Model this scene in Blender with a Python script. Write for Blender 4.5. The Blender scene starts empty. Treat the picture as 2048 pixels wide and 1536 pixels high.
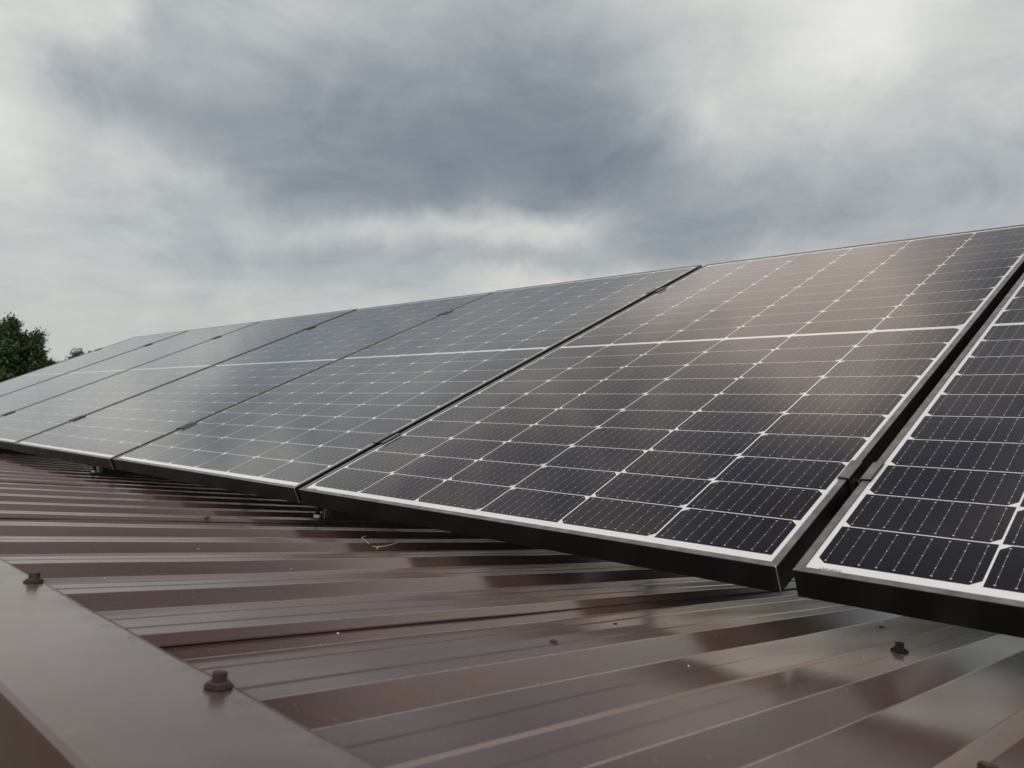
import bpy, bmesh, math, random
from mathutils import Vector, Matrix
random.seed(7)
S = bpy.context.scene
C = S.collection
R_ = math.radians

def lin(r, g, b):
    f = lambda c: (c/255/12.92) if c/255 <= .04045 else ((c/255+.055)/1.055)**2.4
    return (f(r), f(g), f(b), 1)

# ---------------------------------------------------------------- frame of the place
# X runs along the row of panels, Y horizontally down the roof, Z up; ORG = a flashing screw on the ridge
ORG = Vector((0, 0, 3.2))
SL = R_(7.8)      # the roof falls away from the ridge
TILT = R_(21.938)  # the panels are tilted up
RU = Vector((1, 0, 0)); RW = Vector((0, math.cos(SL), -math.sin(SL))); RN = RU.cross(RW)
def roof(u, w, h=0.0): return ORG + RU*u + RW*w + RN*h
PV = Vector((0, math.cos(TILT), math.sin(TILT))); PN = RU.cross(PV)
P0 = roof(-0.9853, 0.6363, 0.0680)                  # lower left corner of the big panel's frame top
def pan(u, v, n=0.0): return P0 + RU*u + PV*v + PN*n
RS = 1.08       # roof dimensions below are in units of 1.08 m
M_ROOF = Matrix.Translation(ORG-RN*.0024) @ Matrix((RU, RW, RN)).transposed().to_4x4() @ Matrix.Diagonal((RS, RS, RS, 1))
M_PAN = Matrix.Translation(P0) @ Matrix((RU, PV, PN)).transposed().to_4x4()

# ---------------------------------------------------------------- camera
cam = bpy.data.cameras.new('camera'); camo = bpy.data.objects.new('camera', cam); C.objects.link(camo)
CR = Vector((0.717539, 0.696519, 0.0)); CD = Vector((-0.007354, 0.007576, -0.999944)); CF = Vector((-0.69648, 0.717499, 0.010558))
mc = Matrix((CR, -CD, -CF)).transposed().to_4x4()
camo.matrix_world = Matrix.Translation(roof(0.46958, -0.24678, 0.14969)) @ mc
cam.sensor_width = 36; cam.lens = 1577.96/2048*36
cam.clip_start = 0.02; cam.clip_end = 2000
cam.dof.use_dof = True; cam.dof.focus_distance = 1.35; cam.dof.aperture_fstop = 11.5
S.camera = camo

# ---------------------------------------------------------------- view
S.view_settings.view_transform = 'Standard'; S.view_settings.look = 'None'
S.view_settings.exposure = 0.0; S.view_settings.gamma = 1.0
S.cycles.max_bounces = 8; S.cycles.sample_clamp_indirect = 6.0

# ---------------------------------------------------------------- sky (overcast)
SUN_EL, SUN_AZ = R_(58), R_(150)      # azimuth is clockwise from the direction the sky map calls 0
fwd = Vector((CF.x, CF.y, 0)).normalized(); rgt = Vector((CR.x, CR.y, 0)).normalized()
world = bpy.data.worlds.new('World'); S.world = world; world.use_nodes = True
nt = world.node_tree; nt.nodes.clear()
def N(t, **k):
    n = nt.nodes.new(t)
    for a, b in k.items(): setattr(n, a, b)
    return n
def M(op, a, b=None, c=None):
    n = N('ShaderNodeMath', operation=op)
    for i, x in enumerate((a, b, c)):
        if x is None: continue
        if isinstance(x, (int, float)): n.inputs[i].default_value = x
        else: nt.links.new(x, n.inputs[i])
    return n.outputs[0]
def VM(op, a, b=None):
    n = N('ShaderNodeVectorMath', operation=op)
    for i, x in enumerate((a, b)):
        if x is None: continue
        if isinstance(x, (tuple, list, Vector)): n.inputs[i].default_value = tuple(x)
        else: nt.links.new(x, n.inputs[i])
    return n.outputs['Value'] if op == 'DOT_PRODUCT' else n.outputs[0]
def smooth(x, a, b, lo=0.0, hi=1.0):
    n = N('ShaderNodeMapRange', interpolation_type='SMOOTHSTEP')
    nt.links.new(x, n.inputs[0])
    for i, q in zip((1, 2, 3, 4), (a, b, lo, hi)): n.inputs[i].default_value = q
    return n.outputs[0]
tc = N('ShaderNodeTexCoord')
D = VM('NORMALIZE', tc.outputs['Generated'])
sx = N('ShaderNodeSeparateXYZ'); nt.links.new(D, sx.inputs[0])
zc = M('MAXIMUM', sx.outputs[2], 0.0)
# cloud-layer coordinates: the direction projected on a flat cloud deck
dn = M('ADD', zc, 0.16)
cm = N('ShaderNodeCombineXYZ')
nt.links.new(M('DIVIDE', sx.outputs[0], dn), cm.inputs[0]); nt.links.new(M('DIVIDE', sx.outputs[1], dn), cm.inputs[1])
def noise(vec, scale, detail, rough=.5, dist=0.0, off=(0, 0, 0)):
    v = VM('ADD', vec, off)
    n = N('ShaderNodeTexNoise'); n.inputs['Scale'].default_value = scale; n.inputs['Detail'].default_value = detail
    n.inputs['Roughness'].default_value = rough; n.inputs['Distortion'].default_value = dist
    nt.links.new(v, n.inputs['Vector']); return M('SUBTRACT', n.outputs[0], 0.5)
wa = noise(D, 4.0, 4, .55, 0, (3.1, 0, 0)); we = noise(D, 4.0, 4, .55, 0, (0, 7.7, 0))
wa2 = noise(D, 11.0, 5, .6, 0, (1.3, 5, 0)); we2 = noise(D, 11.0, 5, .6, 0, (8, 2.7, 0))
az = M('MULTIPLY', M('ARCTAN2', VM('DOT_PRODUCT', D, rgt), VM('DOT_PRODUCT', D, fwd)), 180/math.pi)
el = M('MULTIPLY', M('ARCSINE', sx.outputs[2]), 180/math.pi)
azw = M('ADD', az, M('ADD', M('MULTIPLY', wa, 11.0), M('MULTIPLY', wa2, 4.0)))
elw = M('ADD', el, M('ADD', M('MULTIPLY', we, 6.0), M('MULTIPLY', we2, 2.6)))
# big cloud masses: (azimuth, elevation, half width, half height, turn, amount)
BLOBS = [
 (-6, 18.5, 15, 6.0, -8, -.20), (5, 15.5, 9, 3.2, 0, -.10), (-14, 13.5, 8, 2.6, -12, -.08),
 (-25, 18.5, 6, 3.2, -10, -.10), (-15.5, 9.0, 6.5, 1.3, -4, -.07), (-4, 9.0, 6, .9, 0, -.07),
 (25, 13.0, 14, 2.8, 6, -.12), (11, 10.6, 6, 1.4, 8, -.05), (-16, 25.5, 10, 3, 0, .08), (5, 21, 6, 4, 0, -.05),
 (22, 22.5, 5.5, 2.6, 30, .13), (15, 17.0, 2.8, 2.6, 60, .03), (30, 21.0, 4, 4, 0, .06), (19.5, 27, 6, 3, 0, .06),
 (-33, 20.5, 3.2, 7, 0, .12), (-24.5, 14.8, 5.5, 1.4, -14, .09), (-26, 21.8, 4.5, 1.6, -20, .06), (-31, 13, 4, 3, 0, .03),
 (2.5, 12.2, 5.0, .9, 3, .15), (-10.5, 11.2, 4.5, 1.0, 6, .12), (-1.5, 10.8, 5.5, .9, 0, .11), (14.5, 18.5, 1.8, 3.5, 35, .05), (-27, 23.5, 2.2, 1.6, 20, .12), (3, 8.0, 9, 1.4, 0, .04),
 # overhead, seen only as reflections
 (15.5, 37.0, 4, 6.5, 12, .27), (13, 31.5, 13, 3.5, 0, .13), (29, 38, 5.5, 5, 0, -.22), (-10, 37, 12, 6.5, 0, -.20), (16, 54, 24, 9, 0, -.42),
 (2, 45, 9, 5, 0, -.12),
]
acc = None
for a0, e0, sa, se, turn, amt in BLOBS:
    ct, st = math.cos(R_(turn)), math.sin(R_(turn))
    da = M('SUBTRACT', azw, a0); de = M('SUBTRACT', elw, e0)
    p = M('MULTIPLY_ADD', da, ct/sa, M('MULTIPLY', de, st/sa)); q = M('MULTIPLY_ADD', da, -st/se, M('MULTIPLY', de, ct/se))
    r2 = M('MULTIPLY_ADD', p, p, M('MULTIPLY', q, q))
    g = M('MULTIPLY', M('EXPONENT', M('MULTIPLY', r2, -0.7)), amt)
    acc = g if acc is None else M('ADD', acc, g)
deck = noise(cm.outputs[0], 0.9, 9, .58, .5, (2.2, 1.1, 0))
fine = noise(VM('MULTIPLY', D, (1, 1, 1.5)), 6.5, 11, .62, .7, (5.2, 9.1, 0))
fine2 = noise(cm.outputs[0], 2.6, 11, .62, 1.0, (3.2, 2.1, 0))
wisp = M('ABSOLUTE', noise(cm.outputs[0], 1.7, 9, .6, 1.4, (1.2, 4.1, 0)))
L = M('ADD', 0.755, acc)
L = M('MULTIPLY_ADD', deck, .16, L); L = M('MULTIPLY_ADD', fine, .20, L); L = M('MULTIPLY_ADD', fine2, .05, L); L = M('MULTIPLY_ADD', wisp, -.13, L)
high = smooth(el, 24, 32, 0, 1)
L = M('ADD', L, M('MULTIPLY', high, M('MULTIPLY', noise(cm.outputs[0], 3.4, 3, .5, .6, (7.7, 3.3, 0)), .62)))
ramp = N('ShaderNodeValToRGB'); cr = ramp.color_ramp
pts = [(.34, (94, 104, 115)), (.44, (114, 125, 136)), (.52, (132, 142, 151)), (.60, (154, 161, 167)), (.70, (181, 186, 188)), (.80, (207, 209, 206)), (.92, (236, 236, 233))]
cr.elements[0].position = pts[0][0]; cr.elements[0].color = lin(*pts[0][1])
cr.elements[1].position = pts[-1][0]; cr.elements[1].color = lin(*pts[-1][1])
for p, c in pts[1:-1]:
    e = cr.elements.new(p); e.color = lin(*c)
nt.links.new(L, ramp.inputs[0])
def mixc(f, a, b, bt='MIX'):
    n = N('ShaderNodeMix', data_type='RGBA', blend_type=bt)
    for s, x in ((n.inputs[0], f), (n.inputs[6], a), (n.inputs[7], b)):
        if isinstance(x, (int, float)): s.default_value = x
        elif isinstance(x, tuple): s.default_value = x
        else: nt.links.new(x, s)
    return n.outputs[2]
hz = smooth(el, 9.0, 0.0, 0, .75)
col = mixc(hz, ramp.outputs[0], lin(199, 201, 192))
ga = M('MULTIPLY', M('SUBTRACT', azw, 15.0), 1/11.0); ge = M('MULTIPLY', M('SUBTRACT', elw, 6.0), 1/2.0)
gap = M('EXPONENT', M('MULTIPLY', M('MULTIPLY_ADD', ga, ga, M('MULTIPLY', ge, ge)), -1.0))      # unseen warm glow added low behind the panels, to brighten the roof's reflections
col = mixc(M('MULTIPLY', gap, .85), col, (1.75, 1.50, 1.18, 1))
col = mixc(smooth(el, 25, 33, 0, 1), col, (1.10, .95, .875, 1), 'MULTIPLY')
# the sky behind the viewer and high overhead is the brighter, thinner part of the cloud
beh = smooth(VM('DOT_PRODUCT', D, fwd), 0.45, -0.5, 0, 1)
sc = N('ShaderNodeVectorMath', operation='SCALE'); nt.links.new(col, sc.inputs[0]); nt.links.new(M('MULTIPLY_ADD', beh, 0.75, 1.0), sc.inputs['Scale'])
sky = N('ShaderNodeTexSky', sky_type='NISHITA'); sky.sun_disc = False; sky.sun_elevation = SUN_EL
sun_dir = (fwd*math.cos(SUN_AZ) + rgt*math.sin(SUN_AZ))*math.cos(SUN_EL) + Vector((0, 0, math.sin(SUN_EL)))
sky.sun_rotation = math.atan2(sun_dir.x, sun_dir.y)
sk = N('ShaderNodeVectorMath', operation='SCALE'); nt.links.new(sky.outputs[0], sk.inputs[0]); sk.inputs['Scale'].default_value = 0.06
fin = mixc(.95, sk.outputs[0], sc.outputs[0])
bg = N('ShaderNodeBackground'); nt.links.new(fin, bg.inputs[0]); bg.inputs[1].default_value = 1.0
out = N('ShaderNodeOutputWorld'); nt.links.new(bg.outputs[0], out.inputs[0])

sl = bpy.data.lights.new('sun', 'SUN'); sl.energy = 0.9; sl.angle = R_(25); sl.color = (1, .97, .92)
so = bpy.data.objects.new('sun', sl); C.objects.link(so)
so.rotation_euler = (-sun_dir).to_track_quat('-Z', 'Y').to_euler(); so.location = (0, 0, 30)

# ---------------------------------------------------------------- materials
def mat(name, base, rough=.5, metal=0.0, ior=1.5, bump=None, var=None, rvar=None, spec=None):
    m = bpy.data.materials.new(name); m.use_nodes = True
    t = m.node_tree; b = t.nodes['Principled BSDF']
    b.inputs['Base Color'].default_value = (*base, 1); b.inputs['Roughness'].default_value = rough
    b.inputs['Metallic'].default_value = metal; b.inputs['IOR'].default_value = ior
    if spec is not None: b.inputs['Specular IOR Level'].default_value = spec
    co = t.nodes.new('ShaderNodeTexCoord')
    def nz(scale, detail=4, stretch=(1, 1, 1)):
        mp = t.nodes.new('ShaderNodeMapping'); mp.inputs['Scale'].default_value = stretch
        t.links.new(co.outputs['Object'], mp.inputs[0])
        n = t.nodes.new('ShaderNodeTexNoise'); n.inputs['Scale'].default_value = scale; n.inputs['Detail'].default_value = detail
        t.links.new(mp.outputs[0], n.inputs['Vector']); return n.outputs[0]
    if var:   # (scale, other colour, lo, hi, stretch)
        r = t.nodes.new('ShaderNodeMapRange'); t.links.new(nz(var[0], 6, var[4] if len(var) > 4 else (1, 1, 1)), r.inputs[0])
        r.inputs[1].default_value = var[2]; r.inputs[2].default_value = var[3]
        x = t.nodes.new('ShaderNodeMix'); x.data_type = 'RGBA'
        t.links.new(r.outputs[0], x.inputs[0]); x.inputs[6].default_value = (*base, 1); x.inputs[7].default_value = (*var[1], 1)
        t.links.new(x.outputs[2], b.inputs['Base Color'])
    if rvar:  # (scale, lo, hi, stretch)
        r = t.nodes.new('ShaderNodeMapRange'); t.links.new(nz(rvar[0], 5, rvar[3]), r.inputs[0])
        r.inputs[1].default_value = .3; r.inputs[2].default_value = .7; r.inputs[3].default_value = rvar[1]; r.inputs[4].default_value = rvar[2]
        t.links.new(r.outputs[0], b.inputs['Roughness'])
    if bump:  # (scale, strength, distance)
        u = t.nodes.new('ShaderNodeBump'); u.inputs['Strength'].default_value = bump[1]; u.inputs['Distance'].default_value = bump[2]
        t.links.new(nz(bump[0], 3), u.inputs['Height']); t.links.new(u.outputs[0], b.inputs['Normal'])
    return m
BROWN = (.037, .0180, .0172)
m_roof = mat('brown_coated_steel', BROWN, .2, ior=1.5, bump=(420, .035, .0005), var=(9, (.072, .046, .038), .46, .82, (1, .16, 1)), rvar=(6, .13, .25, (1, .25, 1)))
m_flash = mat('brown_flashing_steel', (.060, .036, .032), .25, ior=1.65, bump=(350, .04, .0005), var=(16, (.095, .072, .062), .40, .75, (1, 1, 1)), rvar=(9, .14, .28, (1, 1, 1)))
def dusty(m, coat, cior, crough, sheen, tint):
    b = m.node_tree.nodes['Principled BSDF']; b.inputs['Coat Weight'].default_value = coat; b.inputs['Coat IOR'].default_value = cior; b.inputs['Coat Roughness'].default_value = crough
    b.inputs['Sheen Weight'].default_value = sheen; b.inputs['Sheen Roughness'].default_value = .4; b.inputs['Sheen Tint'].default_value = (*tint, 1)
dusty(m_roof, .28, 1.30, .15, .22, (1, .74, .66)); dusty(m_flash, .6, 1.45, .22, .10, (1, .76, .66))
for q in (m_roof, m_flash): q.node_tree.nodes['Principled BSDF'].inputs['Specular Tint'].default_value = (1, .92, .87, 1)
m_flash.node_tree.nodes['Principled BSDF'].inputs['Specular Tint'].default_value = (1, .915, .85, 1); m_flash.node_tree.nodes['Principled BSDF'].inputs['Coat Tint'].default_value = (1, .93, .88, 1)
def slope_dust(m):
    # dried dust film on the sides of the ribs that face away from the weather
    t = m.node_tree; b = t.nodes['Principled BSDF']; co = next(n for n in t.nodes if n.type == 'TEX_COORD')
    s_ = t.nodes.new('ShaderNodeSeparateXYZ'); t.links.new(co.outputs['Normal'], s_.inputs[0])
    n = t.nodes.new('ShaderNodeTexNoise'); n.inputs['Scale'].default_value = 14; n.inputs['Detail'].default_value = 8; n.inputs['Roughness'].default_value = .65; t.links.new(co.outputs['Object'], n.inputs['Vector'])
    ad = t.nodes.new('ShaderNodeMath'); ad.operation = 'MULTIPLY_ADD'; t.links.new(n.outputs[0], ad.inputs[0]); ad.inputs[1].default_value = -.22; t.links.new(s_.outputs[0], ad.inputs[2])
    r = t.nodes.new('ShaderNodeMapRange'); r.interpolation_type = 'SMOOTHSTEP'; t.links.new(ad.outputs[0], r.inputs[0]); r.inputs[1].default_value = -.24; r.inputs[2].default_value = -.42; r.inputs[3].default_value = 0; r.inputs[4].default_value = .9
    x = t.nodes.new('ShaderNodeMix'); x.data_type = 'RGBA'; t.links.new(r.outputs[0], x.inputs[0])
    old = b.inputs['Base Color'].links[0].from_socket; t.links.new(old, x.inputs[6]); x.inputs[7].default_value = (.20, .172, .158, 1); t.links.new(x.outputs[2], b.inputs['Base Color'])
slope_dust(m_roof)
def bend_highlight(m):
    # pale colour along the bends, painted in for the highlights on the rib shoulders
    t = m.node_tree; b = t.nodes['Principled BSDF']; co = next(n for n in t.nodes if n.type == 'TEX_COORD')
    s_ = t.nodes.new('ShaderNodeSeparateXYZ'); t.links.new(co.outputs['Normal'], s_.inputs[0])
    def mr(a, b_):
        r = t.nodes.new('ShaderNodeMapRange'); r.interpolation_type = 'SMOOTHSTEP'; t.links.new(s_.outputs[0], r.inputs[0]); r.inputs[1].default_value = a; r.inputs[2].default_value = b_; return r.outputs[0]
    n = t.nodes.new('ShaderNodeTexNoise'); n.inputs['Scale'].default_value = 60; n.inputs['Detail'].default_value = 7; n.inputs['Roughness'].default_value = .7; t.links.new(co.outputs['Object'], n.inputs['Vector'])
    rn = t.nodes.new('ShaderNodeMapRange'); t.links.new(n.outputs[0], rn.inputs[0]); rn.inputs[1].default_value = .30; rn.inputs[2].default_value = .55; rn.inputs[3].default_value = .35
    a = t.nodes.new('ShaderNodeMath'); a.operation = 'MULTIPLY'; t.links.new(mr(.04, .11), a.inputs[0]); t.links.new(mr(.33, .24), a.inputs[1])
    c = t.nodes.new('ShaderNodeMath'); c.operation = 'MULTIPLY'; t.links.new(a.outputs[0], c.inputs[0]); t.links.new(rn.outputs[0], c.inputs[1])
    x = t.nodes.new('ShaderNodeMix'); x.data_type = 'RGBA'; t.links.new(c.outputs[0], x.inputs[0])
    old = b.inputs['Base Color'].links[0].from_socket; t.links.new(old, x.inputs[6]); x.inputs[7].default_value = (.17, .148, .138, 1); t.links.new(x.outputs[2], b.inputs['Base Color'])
bend_highlight(m_roof)
def speckle(m, scale, amount, pale):
    t = m.node_tree; b = t.nodes['Principled BSDF']; co = next(n for n in t.nodes if n.type == 'TEX_COORD')
    n2 = t.nodes.new('ShaderNodeTexNoise'); n2.inputs['Scale'].default_value = scale; n2.inputs['Detail'].default_value = 3; t.links.new(co.outputs['Object'], n2.inputs['Vector'])
    r2 = t.nodes.new('ShaderNodeMapRange'); t.links.new(n2.outputs[0], r2.inputs[0]); r2.inputs[1].default_value = .64; r2.inputs[2].default_value = .76; r2.inputs[4].default_value = amount
    x2 = t.nodes.new('ShaderNodeMix'); x2.data_type = 'RGBA'; t.links.new(r2.outputs[0], x2.inputs[0]); x2.inputs[7].default_value = (*pale, 1)
    t.links.new(b.inputs['Base Color'].links[0].from_socket, x2.inputs[6]); t.links.new(x2.outputs[2], b.inputs['Base Color'])
speckle(m_roof, 240, .28, (.17, .15, .135)); speckle(m_roof, 130, .4, (.012, .009, .008)); speckle(m_flash, 200, .35, (.2, .18, .16)); speckle(m_flash, 75, .5, (.02, .016, .014))
def lip_dirt(m):
    t = m.node_tree; b = t.nodes['Principled BSDF']; co = next(n for n in t.nodes if n.type == 'TEX_COORD')
    s_ = t.nodes.new('ShaderNodeSeparateXYZ'); t.links.new(co.outputs['Object'], s_.inputs[0])
    r = t.nodes.new('ShaderNodeMapRange'); r.interpolation_type = 'SMOOTHSTEP'; t.links.new(s_.outputs[1], r.inputs[0]); r.inputs[1].default_value = -.016; r.inputs[2].default_value = .002
    n = t.nodes.new('ShaderNodeTexNoise'); n.inputs['Scale'].default_value = 55; n.inputs['Detail'].default_value = 7; n.inputs['Roughness'].default_value = .7; t.links.new(co.outputs['Object'], n.inputs['Vector'])
    r2 = t.nodes.new('ShaderNodeMapRange'); t.links.new(n.outputs[0], r2.inputs[0]); r2.inputs[1].default_value = .50; r2.inputs[2].default_value = .68
    mu = t.nodes.new('ShaderNodeMath'); mu.operation = 'MULTIPLY'; t.links.new(r.outputs[0], mu.inputs[0]); t.links.new(r2.outputs[0], mu.inputs[1])
    x = t.nodes.new('ShaderNodeMix'); x.data_type = 'RGBA'; t.links.new(mu.outputs[0], x.inputs[0])
    old = b.inputs['Base Color'].links[0].from_socket; t.links.new(old, x.inputs[6]); x.inputs[7].default_value = (.022, .02, .017, 1); t.links.new(x.outputs[2], b.inputs['Base Color'])
    ro = b.inputs['Roughness'].links[0].from_socket; y = t.nodes.new('ShaderNodeMath'); y.operation = 'MULTIPLY_ADD'; t.links.new(mu.outputs[0], y.inputs[0]); y.inputs[1].default_value = .15; t.links.new(ro, y.inputs[2]); t.links.new(y.outputs[0], b.inputs['Roughness'])
lip_dirt(m_flash)
m_rust = mat('rusty_brown_screw', (.048, .021, .017), .55, .1, bump=(900, .3, .0005), var=(160, (.03, .013, .011), .4, .7))
m_washer = mat('rubber_washer', (.016, .013, .012), .6)
m_black = mat('black_anodised_aluminium', (.0055, .0055, .006), .36, 0.0, ior=1.5, rvar=(18, .30, .44, (1, .05, 1)))
def pale_tops(m):
    # paler grey, varied by noise, on faces that look up
    t = m.node_tree; b = t.nodes['Principled BSDF']; co = next(n for n in t.nodes if n.type == 'TEX_COORD')
    s_ = t.nodes.new('ShaderNodeSeparateXYZ'); t.links.new(co.outputs['Normal'], s_.inputs[0])
    n = t.nodes.new('ShaderNodeTexNoise'); n.inputs['Scale'].default_value = 40; n.inputs['Detail'].default_value = 6; t.links.new(co.outputs['Object'], n.inputs['Vector'])
    r = t.nodes.new('ShaderNodeMapRange'); t.links.new(s_.outputs[2], r.inputs[0]); r.inputs[1].default_value = .55; r.inputs[2].default_value = .95
    q = t.nodes.new('ShaderNodeMath'); q.operation = 'MULTIPLY'; t.links.new(r.outputs[0], q.inputs[0]); t.links.new(n.outputs[0], q.inputs[1])
    x = t.nodes.new('ShaderNodeMix'); x.data_type = 'RGBA'; t.links.new(q.outputs[0], x.inputs[0]); x.inputs[6].default_value = b.inputs['Base Color'].default_value; x.inputs[7].default_value = (.27, .268, .266, 1)
    t.links.new(x.outputs[2], b.inputs['Base Color'])
pale_tops(m_black)
m_steel = mat('dark_painted_steel', (.012, .012, .012), .5)
m_edge = mat('raw_aluminium_edge', (.55, .55, .53), .35, 1.0)
m_alu = mat('aluminium', (.55, .56, .57), .35, 1.0)
m_nut = mat('bright_zinc_nut', (.8, .8, .78), .35, .4)
m_back = mat('panel_back_sheet', (.62, .62, .60), .5)
def glass_mat(name, base, var=None):
    m = mat(name, base, .07, ior=1.5, var=var, rvar=(3, .04, .06, (1, 1, 1)))
    b = m.node_tree.nodes['Principled BSDF']; b.inputs['Coat Weight'].default_value = .45; b.inputs['Coat IOR'].default_value = 1.38; b.inputs['Coat Roughness'].default_value = .045
    b.inputs['Sheen Weight'].default_value = .04; b.inputs['Sheen Roughness'].default_value = .3; b.inputs['Sheen Tint'].default_value = (1, .97, .93, 1)
    t = m.node_tree; co = next(n for n in t.nodes if n.type == 'TEX_COORD')     # thin dust film with dried rain runs
    mp = t.nodes.new('ShaderNodeMapping'); mp.inputs['Scale'].default_value = (1, .25, 1); t.links.new(co.outputs['Object'], mp.inputs[0])
    n = t.nodes.new('ShaderNodeTexNoise'); n.inputs['Scale'].default_value = 9; n.inputs['Detail'].default_value = 8; n.inputs['Roughness'].default_value = .7; t.links.new(mp.outputs[0], n.inputs['Vector'])
    r = t.nodes.new('ShaderNodeMapRange'); t.links.new(n.outputs[0], r.inputs[0]); r.inputs[1].default_value = .45; r.inputs[2].default_value = .75; r.inputs[3].default_value = .0; r.inputs[4].default_value = .07
    t.links.new(r.outputs[0], b.inputs['Sheen Weight'])
    n2 = t.nodes.new('ShaderNodeTexNoise'); n2.inputs['Scale'].default_value = 170; n2.inputs['Detail'].default_value = 2; t.links.new(co.outputs['Object'], n2.inputs['Vector'])
    r2 = t.nodes.new('ShaderNodeMapRange'); t.links.new(n2.outputs[0], r2.inputs[0]); r2.inputs[1].default_value = .735; r2.inputs[2].default_value = .80; r2.inputs[4].default_value = .30
    x2 = t.nodes.new('ShaderNodeMix'); x2.data_type = 'RGBA'; t.links.new(r2.outputs[0], x2.inputs[0]); x2.inputs[7].default_value = (.26, .25, .23, 1)
    if b.inputs['Base Color'].links: t.links.new(b.inputs['Base Color'].links[0].from_socket, x2.inputs[6])
    else: x2.inputs[6].default_value = b.inputs['Base Color'].default_value
    t.links.new(x2.outputs[2], b.inputs['Base Color'])
    return m
m_white = glass_mat('white_sheet_under_glass', (.74, .77, .775))
m_cell = glass_mat('silicon_cell_under_glass', (.0070, .0048, .0096), var=(5, (.0092, .0064, .0090), .35, .65))
m_cell_b = glass_mat('silicon_cell_bluish', (.0056, .0044, .0112), var=(5, (.0070, .0056, .0100), .35, .65))
m_cell_c = glass_mat('silicon_cell_brownish', (.0088, .0062, .0080), var=(5, (.0108, .0076, .0080), .35, .65))
m_bus = glass_mat('busbar_under_glass', (.23, .222, .235))
m_pad = glass_mat('solder_pad_under_glass', (.54, .52, .54))
m_ink = glass_mat('black_print_under_glass', (.06, .06, .065))
m_wall = mat('grey_plaster', (.33, .31, .28), .85, bump=(60, .3, .004), var=(4, (.26, .245, .22), .4, .7))
m_grass = mat('grass_ground', (.042, .042, .018), .95, var=(1.3, (.065, .05, .03), .4, .7), bump=(30, .6, .05))
m_bark = mat('bark', (.075, .06, .048), .9, bump=(40, .6, .02))
m_leaf = mat('dark_green_leaf', (.017, .046, .010), .6, var=(2.2, (.038, .080, .016), .42, .66))
m_leaf2 = mat('mid_green_leaf', (.035, .065, .018), .55, var=(2.2, (.06, .09, .025), .42, .68))
m_straw = mat('dry_straw', (.55, .50, .42), .7)
m_dry = mat('dry_brown_leaf', (.05, .035, .03), .7, bump=(300, .5, .001))
m_dark = mat('dark_debris', (.012, .011, .01), .8)
m_grit = mat('pale_grit', (.75, .74, .72), .8)

# ---------------------------------------------------------------- helpers
def link(name, bm, mats, parent=None, mw=None, smooth=False):
    me = bpy.data.meshes.new(name); bm.to_mesh(me); bm.free()
    for x in (mats if isinstance(mats, (list, tuple)) else [mats]): me.materials.append(x)
    if smooth:
        for p in me.polygons: p.use_smooth = True
    o = bpy.data.objects.new(name, me); C.objects.link(o)
    if parent is not None: o.parent = parent
    if mw is not None: o.matrix_world = mw
    return o
def empty(name, mw, label, cat, group=None):
    o = bpy.data.objects.new(name, None); C.objects.link(o); o.matrix_world = mw; o.empty_display_size = .1
    return tag(o, label, cat, group)
def tag(o, label, cat, group=None):
    o['label'] = label; o['category'] = cat
    if group: o['group'] = group
    return o
def box(bm, x0, x1, y0, y1, z0, z1, mi=0, bev=0.0):
    vs = [bm.verts.new(p) for p in ((x0,y0,z0),(x1,y0,z0),(x1,y1,z0),(x0,y1,z0),(x0,y0,z1),(x1,y0,z1),(x1,y1,z1),(x0,y1,z1))]
    fs = []
    for q in ((3,2,1,0),(4,5,6,7),(0,1,5,4),(1,2,6,5),(2,3,7,6),(3,0,4,7)):
        f = bm.faces.new([vs[i] for i in q]); f.material_index = mi; fs.append(f)
    if bev:
        es = list({e for f in fs for e in f.edges})
        bmesh.ops.bevel(bm, geom=es, offset=bev, segments=2, profile=.6, affect='EDGES')
def poly(bm, pts, mi=0):
    f = bm.faces.new([bm.verts.new(p) for p in pts]); f.material_index = mi; return f
def prism(bm, outline, z0, z1, mi=0, axis='z'):
    """closed outline (2-D) extruded between z0 and z1; axis says which coordinate is the extrusion"""
    def P(a, b, c):
        return (a, b, c) if axis == 'z' else ((a, c, b) if axis == 'y' else (c, a, b))
    lo = [bm.verts.new(P(a, b, z0)) for a, b in outline]; hi = [bm.verts.new(P(a, b, z1)) for a, b in outline]
    n = len(outline)
    fs = [bm.faces.new(lo[::-1]), bm.faces.new(hi)]
    for i in range(n): fs.append(bm.faces.new((lo[i], lo[(i+1) % n], hi[(i+1) % n], hi[i])))
    for f in fs: f.material_index = mi
    bmesh.ops.recalc_face_normals(bm, faces=fs)
    return fs
def lathe(bm, prof, seg=24, mi=0):
    rings = [[bm.verts.new((r*math.cos(2*math.pi*k/seg), r*math.sin(2*math.pi*k/seg), z)) for k in range(seg)] for r, z in prof]
    for a, b in zip(rings, rings[1:]):
        for k in range(seg):
            f = bm.faces.new((a[k], a[(k+1) % seg], b[(k+1) % seg], b[k])); f.material_index = mi
    f = bm.faces.new(rings[-1]); f.material_index = mi
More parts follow.
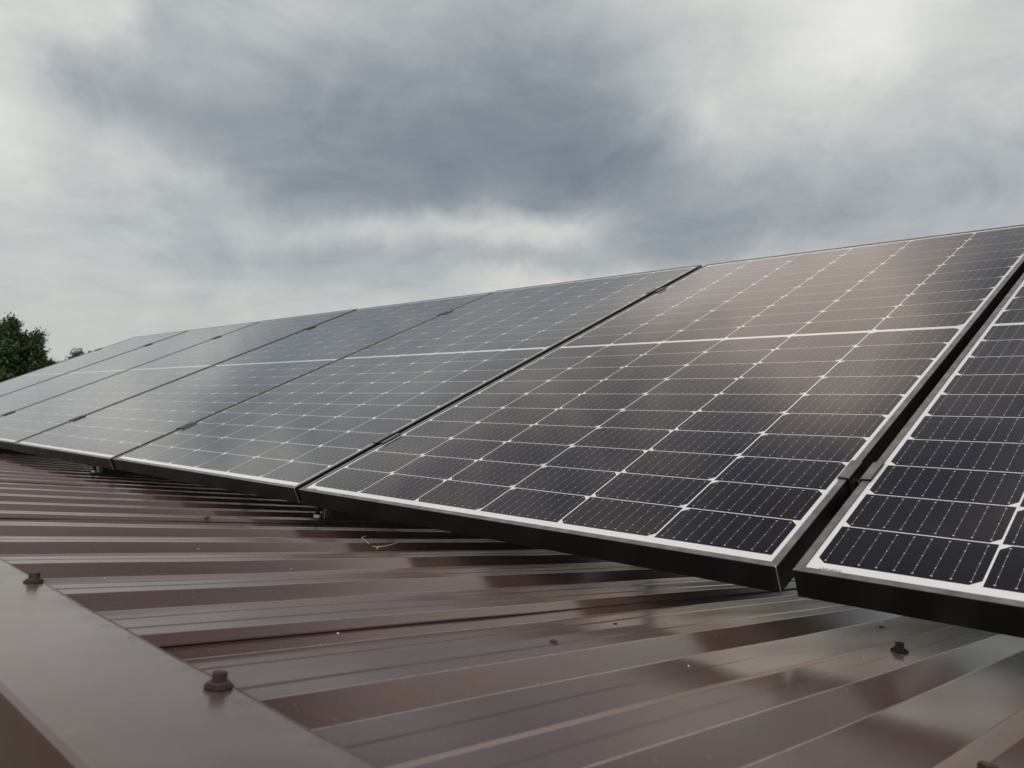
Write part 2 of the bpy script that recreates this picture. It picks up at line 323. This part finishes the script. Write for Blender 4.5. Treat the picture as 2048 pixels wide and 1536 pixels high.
def tube(bm, pts, rad, seg=7, mi=0):
    pts = [Vector(p) for p in pts]; rings = []
    for i, p in enumerate(pts):
        d = (pts[min(i+1, len(pts)-1)]-pts[max(i-1, 0)]).normalized()
        a = d.cross(Vector((0, 0, 1)));  a = a.normalized() if a.length > 1e-4 else Vector((1, 0, 0)); b = d.cross(a)
        r = rad[i] if isinstance(rad, (list, tuple)) else rad
        rings.append([bm.verts.new(p+(a*math.cos(2*math.pi*k/seg)+b*math.sin(2*math.pi*k/seg))*r) for k in range(seg)])
    for a, b in zip(rings, rings[1:]):
        for k in range(seg):
            f = bm.faces.new((a[k], a[(k+1) % seg], b[(k+1) % seg], b[k])); f.material_index = mi; f.smooth = True
    for q in (rings[0][::-1], rings[-1]):
        f = bm.faces.new(q); f.material_index = mi

# ---------------------------------------------------------------- ground
bm = bmesh.new(); bmesh.ops.create_grid(bm, x_segments=60, y_segments=60, size=600)
for v in bm.verts:
    d = v.co.length
    v.co.z = 0.0 if d < 12 else .25*math.sin(v.co.x*.05)*math.sin(v.co.y*.043)
g = link('ground', bm, m_grass); g['kind'] = 'structure'

# ---------------------------------------------------------------- building with its ribbed roof
PITCH, TOP, SIDE, H = .168, .046, .029, .011
UL, UR, WEND = -8.4, 3.5, 3.3
shed = empty('building', Matrix.Translation((0, 0, 0)), 'low building under a brown ribbed metal roof that carries the solar panels', 'building')

def rib_profile():
    """one rib, centred on 0, as (u, h, nu, nh) with rounded bends and a crease in the flats"""
    pts = []
    th = math.atan2(H, SIDE); r = .0065; tl = r*math.tan(th/2)
    def arc(cx, cy, a0, a1, sgn):
        for k in range(4):
            a = a0+(a1-a0)*k/3
            pts.append((cx+r*math.cos(a), cy+r*math.sin(a), sgn*math.cos(a), sgn*math.sin(a)))
    hw = TOP/2
    # concave bend at the foot (far side), convex at the shoulder, crease, shoulder, foot
    arc(-hw-SIDE-tl, -H+r, -math.pi/2, -math.pi/2+th, -1)
    arc(-hw+tl, -r, math.pi/2+th, math.pi/2, 1)
    for x, z in ((-.0028, 0), (-.0008, -.0009), (.0008, -.0009), (.0028, 0)): pts.append((x, z, 0, 1))
    arc(hw-tl, -r, math.pi/2, math.pi/2-th, 1)
    arc(hw+SIDE+tl, -H+r, -math.pi/2-th, -math.pi/2, -1)
    return pts
def crease(cx):
    return [(cx+x, z, 0, 1) for x, z in ((-.0026, -H), (-.0007, -H-.0008), (.0007, -H-.0008), (.0026, -H))]
RP = rib_profile()
def sheet(first, nr, seed, lift):
    """a sheet from an underlapped rib `first` over nr further ribs, ending halfway down the near side of the last"""
    prof = []
    lap = [p for p in RP]
    # underlap: starts on the far shoulder of rib `first`
    prof += [(first*PITCH+p[0], p[1]-.0012, p[2], p[3]) for p in lap[8:]]
    prof += [(first*PITCH+PITCH/2+p[0], p[1], p[2], p[3]) for p in crease(0)]
    for k in range(1, nr+1):
        c = (first+k)*PITCH
        src = RP if k < nr else RP[:16]
        prof += [(c+p[0], p[1], p[2], p[3]) for p in src]
        if k < nr: prof += [(c+PITCH/2+p[0], p[1], p[2], p[3]) for p in crease(0)]
        else:  # lip ending halfway down the near side, standing a hair off the sheet below
            th = math.atan2(H, SIDE)
            prof.append((c+TOP/2+SIDE*.52, -H*.52+.0010, math.sin(th), math.cos(th)))
            prof.append((c+TOP/2+SIDE*.52+.0004, -H*.52-.0002, 1, 0))
    rnd = random.Random(seed)
    ph = [rnd.uniform(0, 6.28) for _ in range(6)]
    ws = [-.088]+[i*.05 for i in range(0, 46)]+[2.5, 2.8, 3.05, WEND]
    bm = bmesh.new(); grid = []
    for w in ws:
        row = []
        for (x, z, nx, nz) in prof:
            dz = .00045*math.sin(w*5.1+ph[0]+x*9)+.0003*math.sin(w*11.3+ph[1]+x*17)+.00022*math.sin(w*23+ph[2]-x*31)
            du = .0007*math.sin(w*2.1+ph[3])+.0003*math.sin(w*7+ph[4]+x*5)
            row.append(bm.verts.new((x+du, w, z+dz)))
        grid.append(row)
    for a, b in zip(grid, grid[1:]):
        for i in range(len(prof)-1): bm.faces.new((a[i], a[i+1], b[i+1], b[i]))
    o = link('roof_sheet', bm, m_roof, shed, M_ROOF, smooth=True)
    nn = []
    for w in ws: nn += [Vector((p[2], 0, p[3])).normalized() for p in prof]
    # tilt the normals with the slight waviness of the sheet
    k = 0
    for w in ws:
        for (x, z, nx, nz) in prof:
            s = .00045*5.1*math.cos(w*5.1+ph[0]+x*9)+.0003*11.3*math.cos(w*11.3+ph[1]+x*17)+.00022*23*math.cos(w*23+ph[2]-x*31)
            s2 = .00045*9*math.cos(w*5.1+ph[0]+x*9)+.0003*17*math.cos(w*11.3+ph[1]+x*17)
            nn[k] = (nn[k]+Vector((-s2*nz, -s*nz, 0))).normalized(); k += 1
    o.data.normals_split_custom_set_from_vertices([tuple(v) for v in nn])
    return o
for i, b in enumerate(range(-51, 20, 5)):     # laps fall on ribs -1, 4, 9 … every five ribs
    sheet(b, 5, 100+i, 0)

# ridge flashing: lies on the ribs, hemmed inner lip, turned down outside
bm = bmesh.new()
FW0, FW1 = -.097, .009
prof = [(FW1-.0015, -.0035), (FW1+.0012, -.003), (FW1+.0014, -.0006), (FW1, .0016), (FW1-.004, .0021)]
for w in (-.012, -.032, -.055, -.078): prof.append((w, .0021))
for k in range(7):
    a = R_(90+15*k); prof.append((FW0+.004+.004*math.cos(a), -.0019+.004*math.sin(a)))
prof += [(FW0, -.02), (FW0+.001, -.06), (FW0, -.12), (FW0-.006, -.135), (FW0-.016, -.14)]
us = [UL+i*.042 for i in range(int((UR-UL)/.042)+1)]
grid = []
for u in us:
    dip = -.0010*(.5-.5*math.cos(2*math.pi*u/PITCH))   # sags a hair between the ribs at its lip
    row = []
    for j, (w, h) in enumerate(prof):
        k = max(0, min(1, (w-(-.05))/.06))
        row.append(bm.verts.new((u, w+.0006*math.sin(u*9+1)*(1 if w > 0 else .6), h+dip*k+.0004*math.sin(u*13+w*40))))
    grid.append(row)
for a, b in zip(grid, grid[1:]):
    for i in range(len(prof)-1): bm.faces.new((a[i+1], a[i], b[i], b[i+1]))
flash = link('ridge_flashing', bm, m_flash, shed, M_ROOF, smooth=True)

def make_screw(name, parent, u, w, h, mats, tilt=(0, 0, 0), scale=1.0, label=None):
    bm = bmesh.new()
    lathe(bm, [(.0001, 0), (.0078, 0), (.0082, .0009), (.0080, .0018), (.0060, .0022), (.0060, .0023)], 28, 1)   # rubber and steel washer
    lathe(bm, [(.0066, .0022), (.0066, .0028), (.0058, .0036), (.0046, .0040)], 28, 0)                            # flange
    hexa = [(.0047*math.cos(math.pi/3*k+.3), .0047*math.sin(math.pi/3*k+.3)) for k in range(6)]
    n0 = len(bm.verts)
    fs = prism(bm, hexa, .0036, .0088)
    bmesh.ops.bevel(bm, geom=[e for e in {e for f in fs for e in f.edges}], offset=.0004, segments=2, affect='EDGES')
    o = link(name, bm, mats, parent)
    for p in o.data.polygons: p.use_smooth = False
    o.matrix_world = M_ROOF @ Matrix.Translation((u, w, h)) @ Matrix.Rotation(tilt[0], 4, 'X') @ Matrix.Rotation(tilt[1], 4, 'Y') @ Matrix.Rotation(tilt[2], 4, 'Z') @ Matrix.Diagonal((scale, scale, scale, 1))
    if label: o['label'] = label
    return o
m_rw = [m_rust, m_washer]
make_screw('screw', flash, 0.0, .0, .0022, m_rw, (0, 0, .2), 1.0, 'rusty hex screw on the flashing, nearer to the camera')
make_screw('screw', flash, -.357, .0, .0022, m_rw, (R_(2), R_(-2), .9), 1.0, 'rusty hex screw on the flashing, farther from the camera')
for u in (-.715, -1.07, -1.43, .36, .72): make_screw('screw', flash, u, .001, .0022, m_rw, (0, 0, u*3))
sheets = [o for o in C.objects if o.name.startswith('roof_sheet')]
def sheet_at(u): return sheets[max(0, min(len(sheets)-1, int(math.floor((u/PITCH+51)/5))))]
make_screw('screw', sheet_at(.165), .166, .622, .0, [m_dark, m_dark], (R_(3), 0, .5), 1.0, 'black screw on a rib near the nearest panel')
make_screw('screw', sheet_at(.31), .322, .274, .0, m_rw, (0, R_(3), .1), 1.1, 'reddish rusty screw at the lower right')

# walls under the roof
def rz(w): return ORG.z - math.sin(SL)*w*1.0
bm = bmesh.new()
y0, y1 = -.085, 3.0
t = .2
box(bm, UL+.05, UR-.05, y0, y0+t, 0, rz(0)-.05)
link('wall', bm, m_wall, shed)
bm = bmesh.new(); box(bm, UL+.05, UR-.05, y1-t, y1, 0, rz(y1)-.06); link('wall', bm, m_wall, shed)
for xa in (UL+.05, UR-.05-t):
    bm = bmesh.new()
    prism(bm, [(y0+t, 0), (y1-t, 0), (y1-t, rz(y1)-.06), (y0+t, rz(y0)-.06)], xa, xa+t, axis='x')
    link('wall', bm, m_wall, shed)

# ---------------------------------------------------------------- solar panels
PX, PY, GAP = .168016, .084741, .01944
MX, MB, PL = .015622, .023839, 1.754
PW = 6*PX+2*MX
FD, LIP, GZ = .035, .0102, -.0016      # frame depth, frame lip, glass below the lip
def build_frame():
    bm = bmesh.new()
    # the four rails, mitred: section (distance in from the edge, height), outside in
    sec = [(0, -FD), (0, -.0008), (.0003, -.0003), (.0009, 0), (LIP-.0012, 0), (LIP-.0004, -.0003), (LIP, -.0010), (LIP, -.004), (.0016, -.004), (.0016, -FD+.0016), (.024, -FD+.0016), (.024, -FD)]
    n = len(sec); ring = []
    c = .0011
    for k in range(4):                      # each corner has two section loops, so that the raw mitre edge shows
        for e in (0, 1):
            row = []
            for d, z in sec:
                x0, x1, ya, yb = d, PW-d, d, PL-d
                cc = max(0.0, c-d*.35)
                P = [((x0, ya+cc), (x0+cc, ya)), ((x1-cc, ya), (x1, ya+cc)), ((x1, yb-cc), (x1-cc, yb)), ((x0+cc, yb), (x0, yb-cc))][k][e]
                row.append(bm.verts.new((P[0], P[1], z)))
            ring.append(row)
    for k in range(8):
        a, b = ring[k], ring[(k+1) % 8]
        for i in range(n):
            j = (i+1) % n
            f = bm.faces.new((a[i], b[i], b[j], a[j]))
            f.material_index = 1 if (k % 2 == 0 and i <= 4) else 0
    bmesh.ops.recalc_face_normals(bm, faces=bm.faces)
    return bm
def build_face():
    bm = bmesh.new()
    box(bm, LIP-.004, PW-LIP+.004, LIP-.004, PL-LIP+.004, GZ-.0034, GZ)
    for f in bm.faces: f.material_index = 0
    f = min(bm.faces, key=lambda q: q.calc_center_median().z); f.material_index = 1
    return bm
CH = .0098
def build_string(col, half):
    """ten half cells of one column, with their nine busbars"""
    bm = bmesh.new()
    cw, chh = .1656, PY-.0018
    x = MX+col*PX+(PX-cw)/2
    z1, z2 = GZ+.0001, GZ+.0002
    base = MB if half == 0 else PL-MB-10*PY
    flip = (col % 2 == 1) ^ (half == 1)     # the clipped corners sit at the lower or upper end, column by column
    for r in range(10):
        y = base+r*PY+(PY-chh)/2; a, b = x, x+cw; c, d = y, y+chh
        if not flip: pts = [(a+CH, c), (b-CH, c), (b, c+CH), (b, d), (a, d), (a, c+CH)]
        else: pts = [(a, c), (b, c), (b, d-CH), (b-CH, d), (a+CH, d), (a, d-CH)]
        poly(bm, [(p[0], p[1], z1) for p in pts], (0, 3, 4, 0, 3)[(r*7+col*3+half*5+r*r*col) % 5])
        for k in range(9):
            bx = a+cw*(k+.5)/9; hw = .00027
            poly(bm, [(bx-hw, c+.0052, z2), (bx+hw, c+.0052, z2), (bx+hw, d-.0052, z2), (bx-hw, d-.0052, z2)], 1)
            z3 = GZ+.0003
            for yy, ww, hh in ((c+.0058, .0011, .0009), (d-.0058, .0011, .0009), (c+chh*.26, .00062, .0009), (c+chh*.5, .00062, .0009), (c+chh*.74, .00062, .0009)):
                poly(bm, [(bx-ww, yy-hh, z3), (bx+ww, yy-hh, z3), (bx+ww, yy+hh, z3), (bx-ww, yy+hh, z3)], 2)
    return bm
def build_serial():
    bm = bmesh.new(); rnd = random.Random(5); z = GZ+.0002; x = .0255
    while x < .0505:
        if rnd.random() < .16: x += .0016; continue
        w = rnd.choice((.00035, .0005, .0007)); y0 = LIP+.0012+rnd.choice((0, .0004)); y1 = y0+rnd.choice((.0022, .0034, .0042, .0046))
        poly(bm, [(x, y0, z), (x+w, y0, z), (x+w, y1, z), (x, y1, z)]); x += w+rnd.choice((.0005, .0007, .0010))
    return bm
GP = 'solar panels in one row on the roof'
PLAB = ['nearest solar panel, cut off by the right edge of the photo, dark navy cells',
 'whole large solar panel left of the cut-off one, with warm brownish cloud reflection',
 'third solar panel from the right, slate grey, its lower right corner above the bright nut',
 'fourth solar panel from the right, bluish grey, between the slate grey one and paler ones',
 'fifth solar panel from the right, pale grey, lower left corner near the left photo edge',
 'second to last solar panel at the far left end, washed out by the sky reflection',
 'farthest solar panel at the left end of the row, in front of the trees',
 'solar panel at the right end of the row, wholly beyond the right photo edge']
proto = []
for i in range(8):
    u0 = (1-i)*(PW+GAP) if i < 7 else 2*(PW+GAP)
    mw = M_PAN @ Matrix.Translation((u0, [0, 0, .004, -.002, .001, .002, 0, 0][i]*.5, 0)) @ Matrix.Rotation([0, 0, .0008, -.0006, .0004, -.0004, 0, 0][i], 4, 'X')
    root = empty('solar_panel', mw, PLAB[i], 'solar panel', GP)
    if i == 0:
        root0 = root
        fr = link('frame', build_frame(), [m_black, m_edge], root)
        fc = link('glass_face', build_face(), [m_white, m_back], root)
        for col in range(6):
            for half in (0, 1): link('cell_string', build_string(col, half), [m_cell, m_bus, m_pad, m_cell_b, m_cell_c], fc)
        link('serial_barcode', build_serial(), m_ink, fc)
        bm = bmesh.new(); box(bm, PW/2-.04, PW/2+.04, PL-.16, PL-.06, GZ-.022, GZ-.0036, bev=.003); link('junction_box', bm, m_black, root)
        th = TILT+SL; dv, dn = -math.sin(th), -math.cos(th)      # plate added behind, open below, to keep rear sky out of roof reflections
        a0, b0 = PL-.03, -FD-.002
        bm = bmesh.new(); prism(bm, [(a0, b0), (a0+.002*math.cos(th), b0-.002*math.sin(th)), (a0+.002*math.cos(th)+.46*dv, b0-.002*math.sin(th)+.46*dn), (a0+.46*dv, b0+.46*dn)], .004, PW-.004, axis='x'); link('sky_block_plate', bm, m_steel, root)
        bpy.context.view_layer.update()
    else:
        def cp(o, par):
            c = o.copy(); C.objects.link(c); c.parent = par
            for q in list(o.children): cp(q, c)
        for q in list(root0.children): cp(q, root)

# ---------------------------------------------------------------- clamps
def build_clamp(end=0):
    """hat-shaped mid clamp seen from above: two wings on the frames, a channel down in the gap, origin in the gap's middle"""
    bm = bmesh.new(); t = .0024; hg = GAP/2; wing = .0125; ln = .052
    z = .0002
    if end == 0:
        o = [(-hg-wing, z), (-hg-wing+.001, z+t+.0008), (-hg+.0006, z+t), (-hg+.0026, z+t-.001), (-hg+.0030, -.022), (hg-.0030, -.022), (hg-.0026, z+t-.001), (hg-.0006, z+t), (hg+wing-.001, z+t+.0008), (hg+wing, z),
             (hg+.0003, z), (hg-.0006, -.0245), (-hg+.0006, -.0245), (-hg-.0003, z)]
    else:
        o = [(-hg-.006, -.035), (-hg-.006, z+t), (hg+wing, z+t), (hg+wing, z), (hg-.001, z), (hg-.001, -.035)]
    fs = prism(bm, o, 0, ln, axis='y')
    return bm
def build_bolt():
    bm = bmesh.new()
    lathe(bm, [(.0001, -.022), (.0064, -.022), (.0066, -.0205), (.0066, -.0145), (.006, -.0138), (.0034, -.0138), (.0032, -.018)], 20)
    bmesh.ops.translate(bm, verts=bm.verts, vec=(0, .026, 0))
    return bm
GC = 'clamps holding the panels'
ORD = ['between the cut-off nearest panel and the big panel', 'on the left side of the big brownish panel', 'in the third gap from the right', 'in the fourth gap from the right', 'in the fifth gap from the right', 'in the leftmost gap of the row', 'on the far right side of the cut-off nearest panel']
first = None
for i in range(7):
    ug = ((1-i)*(PW+GAP) if i < 6 else 2*(PW+GAP))-GAP/2
    for v, wd in ((.2255, 'lower'), (1.408, 'upper')):
        root = empty('mid_clamp', M_PAN @ Matrix.Translation((ug, v+random.uniform(-.003, .003), 0)) @ Matrix.Rotation(random.uniform(-.01, .01), 4, 'Z'), 'black %s panel clamp %s' % (wd, ORD[i]), 'clamp', GC)
        if first is None:
            first = root
            link('clamp_plate', build_clamp(), m_black, root); link('bolt', build_bolt(), m_alu, root)
        else:
            for q in first.children:
                c = q.copy(); C.objects.link(c); c.parent = root
for v, wd in ((.2255, 'lower'), (1.43, 'upper')):
    ue = -5*(PW+GAP)-GAP/2
    root = empty('end_clamp', M_PAN @ Matrix.Translation((ue, v, 0)), 'black %s end clamp on the left edge of the farthest panel' % wd, 'clamp', GC)
    link('clamp_plate', build_clamp(1), m_black, root)
    bm = build_bolt(); link('bolt', bm, m_alu, root)
    root2 = empty('end_clamp', M_PAN @ Matrix.Translation((3*PW+2*GAP+GAP/2, v, 0)) @ Matrix.Rotation(math.pi, 4, 'Z') @ Matrix.Translation((0, -.05, 0)), 'black %s end clamp at the right end of the row, beyond the photo edge' % wd, 'clamp', GC)
    for q in root.children:
        c = q.copy(); C.objects.link(c); c.parent = root2

# ---------------------------------------------------------------- mounting: rails along the row on tilted supports
for v, wd in ((.25, 'lower'), (1.434, 'upper')):
    bm = bmesh.new(); xa, xb = -5*(PW+GAP)-.08, 3*PW+2*GAP+.08
    prism(bm, [(-.018, -.036), (.018, -.036), (.018, 0), (.006, 0), (.006, -.01), (-.006, -.01), (-.006, 0), (-.018, 0)], xa, xb, axis='x')
    o = link('mounting_rail', bm, m_steel, None, M_PAN @ Matrix.Translation((0, v, -FD-.0005)))
    tag(o, '%s dark mounting rail running under the whole row of panels' % wd, 'rail', 'rails under the panels')
SUP = [u*PITCH for u in (-34, -30, -22, -14, -6, 2, 9, 14)]
SLAB = {-34*PITCH: 'leftmost support', -30*PITCH: 'second support from the left', -22*PITCH: 'third support from the left', -14*PITCH: 'its nut glinting under the fourth panel from the right', -6*PITCH: 'its bright nut showing left of the big panel', 2*PITCH: 'support under the cut-off nearest panel', 9*PITCH: 'second support from the right end', 14*PITCH: 'rightmost support'}
sup0 = None
def in_roof(p):   # panel-frame point -> roof-frame (w, h)
    q = M_ROOF.inverted() @ (M_PAN @ Vector((0, p[0], p[1]))); return q.y, q.z
for u in SUP[1:] if False else SUP:
    root = empty('panel_support', M_ROOF @ Matrix.Translation((u, 0, 0)), 'tilted dark panel support, '+SLAB[u], 'support', 'tilted supports under the panels')
    if sup0 is None:
        sup0 = root
        wf = .703
        bm = bmesh.new()            # front foot: L plate, threaded stud
        box(bm, -.016, .016, wf-.010, wf+.016, .0004, .0030, 0, .0006)
        box(bm, .0086, .0093, wf+.008, wf+.0095, .0031, .034, 1)
        tube(bm, [(-.004, wf, .002), (-.004, wf, .040)], .0042, 10)
        link('front_foot', bm, [m_steel, m_alu], root)
        bm = bmesh.new(); prism(bm, [(-.004+.0078*math.cos(math.pi/3*k), wf+.0078*math.sin(math.pi/3*k)) for k in range(6)], .0031, .0098)
        link('nut', bm, m_nut, root)
        a = in_roof((.06, -FD-.0365)); b = in_roof((1.70, -FD-.0365)); th = TILT+SL
        bm = bmesh.new(); dx, dz = -math.sin(th)*.022, math.cos(th)*.022
        prism(bm, [(a[0], a[1]-.004), (b[0], b[1]), (b[0]-dx*1, b[1]-dz*1), (a[0]+.04, a[1]-.004)], -.014, .014, axis='x'); link('sloping_bar', bm, m_steel, root)
        bm = bmesh.new(); box(bm, -.016, .016, wf+.02, b[0]+.05, .0006, .024); link('base_bar', bm, m_steel, root)
        bm = bmesh.new(); box(bm, -.012, .012, b[0]-.045, b[0]-.015, .0245, b[1]-.045); link('rear_leg', bm, m_steel, root)
    else:
        for q in sup0.children:
            c = q.copy(); C.objects.link(c); c.parent = root

# ---------------------------------------------------------------- small things lying on the roof
def stalk(paths, rad, label):
    bm = bmesh.new()
    for p in paths:
        n = len(p); tube(bm, [M_ROOF @ Vector(q) for q in p], [rad*(1-.5*i/max(1, n-1)) for i in range(n)], 6)
    return tag(link('dry_stalk', bm, m_straw), label, 'dry stalk', 'bits of dry straw on the roof')
stalk([[(-.700, .604, .004), (-.686, .586, .003), (-.678, .580, .0018), (-.655, .572, .0012), (-.633, .563, -.001)]], .0007, 'pale bent dry grass stalk on the ribs below the big panel, left piece')
stalk([[(-.620, .560, -.003), (-.606, .562, -.002), (-.594, .566, .001), (-.600, .590, .004), (-.62, .615, .008)], [(-.606, .562, -.002), (-.598, .552, -.004), (-.588, .548, -.003)], [(-.598, .552, -.004), (-.600, .560, .001)]], .0006, 'pale forked dry grass stalk below the big panel, right piece')
def leaf(u, w, h, ln, wd, rot, label, m=m_dry, curl=.5):
    bm = bmesh.new(); rnd_ = random.Random(int(abs(u)*1e4)); bmesh.ops.create_icosphere(bm, subdivisions=3, radius=.5)
    for v in bm.verts:      # a shrivelled, folded scrap, pointed at both ends
        x = v.co.x; k = (1-(2*x)**2*.85)
        b_ = math.sin(x*9+rnd_.random()*.2)*.12
        v.co = Vector((x*ln, (v.co.y*k+b_)*wd, max(-.1, v.co.z*k+.25*abs(v.co.y)+rnd_.gauss(0, .03))*wd*.55+wd*.12))
    o = link('dry_leaf', bm, m, None, M_ROOF @ Matrix.Translation((u, w, h)) @ Matrix.Rotation(rot, 4, 'Z'))
    return tag(o, label, 'dry leaf')
leaf(-.006, .300, .0002, .009, .0055, .2, 'small curled dark dry leaf on a rib in the middle of the roof', curl=.55)
leaf(-.195, .708, -H, .016, .006, .3, 'thin dark dry leaf in a valley just below the big panel', m_dark, .6)
leaf(-.072, .478, -H, .006, .004, 1.3, 'tiny dark leaf scrap lying in the valley nearest to the black screw', m_dark, .8)
leaf(-.98, .45, .0004, .016, .007, .2, 'small dark leaf scrap on a rib left of the support nut', m_dark, .5)
leaf(.075, .84, -H, .008, .004, .4, 'tiny black leaf scrap on the roof under the nearest panel edge', m_dark, .6)
bm = bmesh.new(); rnd = random.Random(3)
spots = [(-.098, .146, .0), (-.175, .122, -.004), (.072, .388, -H), (-.43, .30, -.004), (-.46, .20, -H), (-.415, .08, -.006), (-.34, .03, -H), (-.30, .06, -H), (-.62, .27, -.006)]
for _ in range(60):
    u = rnd.uniform(-1.6, .5); w = rnd.uniform(.02, .95)
    if rnd.random() < .6: u = round(u/PITCH)*PITCH+rnd.choice((.0535, .056, .0545, -.055))+rnd.uniform(-.002, .002)
    m_ = abs((u/PITCH+.5) % 1-.5)*PITCH
    h = 0 if m_ < .02 else (-H if m_ > .055 else -H*(m_-.023)/.029); spots.append((u, w, h))
for k, (u, w, h) in enumerate(spots):
    r = rnd.uniform(.0006, .0010) if k < 9 else rnd.uniform(.00015, .0004)
    ret = bmesh.ops.create_icosphere(bm, subdivisions=1, radius=r, matrix=Matrix.Translation((u, w, h+r*.5)))
o = link('grit', bm, m_grit, None, M_ROOF); tag(o, 'tiny pale specks of grit scattered over the brown roof', 'grit'); o['kind'] = 'stuff'

# ---------------------------------------------------------------- trees beyond the row
def tree(px_az, dist, top, width, seed, label, m=m_leaf, n=9000, spike=1.0, leafs=.085):
    """az in degrees right of the sky map's zero; top = height above the ground"""
    rnd = random.Random(seed)
    a = R_(px_az); c = camo.matrix_world.translation
    base = Vector((c.x, c.y, 0))+(fwd*math.cos(a)+rgt*math.sin(a))*dist
    root = empty('tree', Matrix.Translation(base), label, 'tree', 'trees behind the row of panels')
    bm = bmesh.new()
    tube(bm, [(0, 0, -.1), (.05, 0, top*.3), (-.04, .06, top*.6), (.02, 0, top*.95)], [top*.022, top*.017, top*.01, top*.002], 9)
    clumps = []
    nb = 46
    for k in range(nb):
        t = .18+.80*(k/(nb-1)); z = top*t
        r = width*(math.sin(math.pi*min(1, (1-t)*.80+.10))**.8)*rnd.uniform(.5, 1.1)
        an = k*2.4+rnd.uniform(-.4, .4)
        e = Vector((math.cos(an)*r, math.sin(an)*r, z+r*.45*spike))
        s = Vector((0, 0, z-.05*top)); mid = s.lerp(e, .5)+Vector((0, 0, .05*r))
        tube(bm, [s, mid, e], [top*.006, top*.004, top*.0015], 5)
        for q in range(5):
            t2 = rnd.uniform(.35, 1.08); clumps.append((s.lerp(e, t2)+Vector((rnd.gauss(0, .1), rnd.gauss(0, .1), rnd.gauss(0, .12)))*width*.5, rnd.uniform(.10, .24)*width*.9))
    link('trunk', bm, m_bark, root)
    bm = bmesh.new()
    for k in range(n):
        p, r = rnd.choice(clumps)
        q = p+Vector((rnd.gauss(0, r*.55), rnd.gauss(0, r*.55), rnd.gauss(0, r*.6)))
        nrm = Vector((rnd.gauss(0, 1), rnd.gauss(0, 1), rnd.gauss(.5, 1))).normalized()
        tx = nrm.cross(Vector((rnd.gauss(0, 1), rnd.gauss(0, 1), rnd.gauss(0, 1)))).normalized(); ty = nrm.cross(tx)
        l = leafs*rnd.uniform(.7, 1.4); w = l*.42
        bm.faces.new([bm.verts.new(q+tx*l*x+ty*w*y) for x, y in ((-.5, 0), (0, -.5), (.55, 0), (0, .5))])
    link('crown', bm, m, root)
    return root
tree(-33.2, 27, 5.3, 1.4, 11, 'tallest dark tree, cut off by the left edge of the photo', n=46000, leafs=.10)
tree(-31.5, 27.5, 5.1, .9, 12, 'dark pointed tree just right of the tallest tree', n=30000, leafs=.095)
tree(-30.75, 27, 4.3, .75, 13, 'low dark tree leaning over the panel edge, right of the pointed tree', n=14000, leafs=.09)
tree(-29.85, 26, 4.2, .12, 15, 'slim pale sapling tip poking up by the low dark tree', m_leaf2, n=260)
tree(-28.6, 48, 5.55, 1.5, 14, 'small round tree top alone behind the farthest panel', m_leaf, n=11000, spike=.3, leafs=.13)

# the wood behind the building: one dark mass, hidden by the panels and mirrored in the roof
rnd = random.Random(21); bm = bmesh.new(); c = camo.matrix_world.translation
for k in range(30000):
    a = R_(rnd.uniform(-24, 75)); d = rnd.uniform(34, 42)
    topz = 3.2+d*math.tan(R_((2.6 if a < 0 else 3.3)+.9*math.sin(a*9+1)+.5*math.sin(a*31)+.4*math.sin(a*77)))
    p = Vector((c.x, c.y, 0))+(fwd*math.cos(a)+rgt*math.sin(a))*d; p.z = topz*(1-rnd.random()**1.6)
    nrm = Vector((rnd.gauss(0, 1), rnd.gauss(0, 1), rnd.gauss(.4, 1))).normalized(); tx = nrm.orthogonal().normalized(); ty = nrm.cross(tx); l = rnd.uniform(.35, .8)
    bm.faces.new([bm.verts.new(p+tx*l*x+ty*l*.5*y) for x, y in ((-.5, 0), (0, -.5), (.55, 0), (0, .5))])
o = link('wood', bm, m_leaf); tag(o, 'dark wood behind the building', 'wood'); o['kind'] = 'stuff'
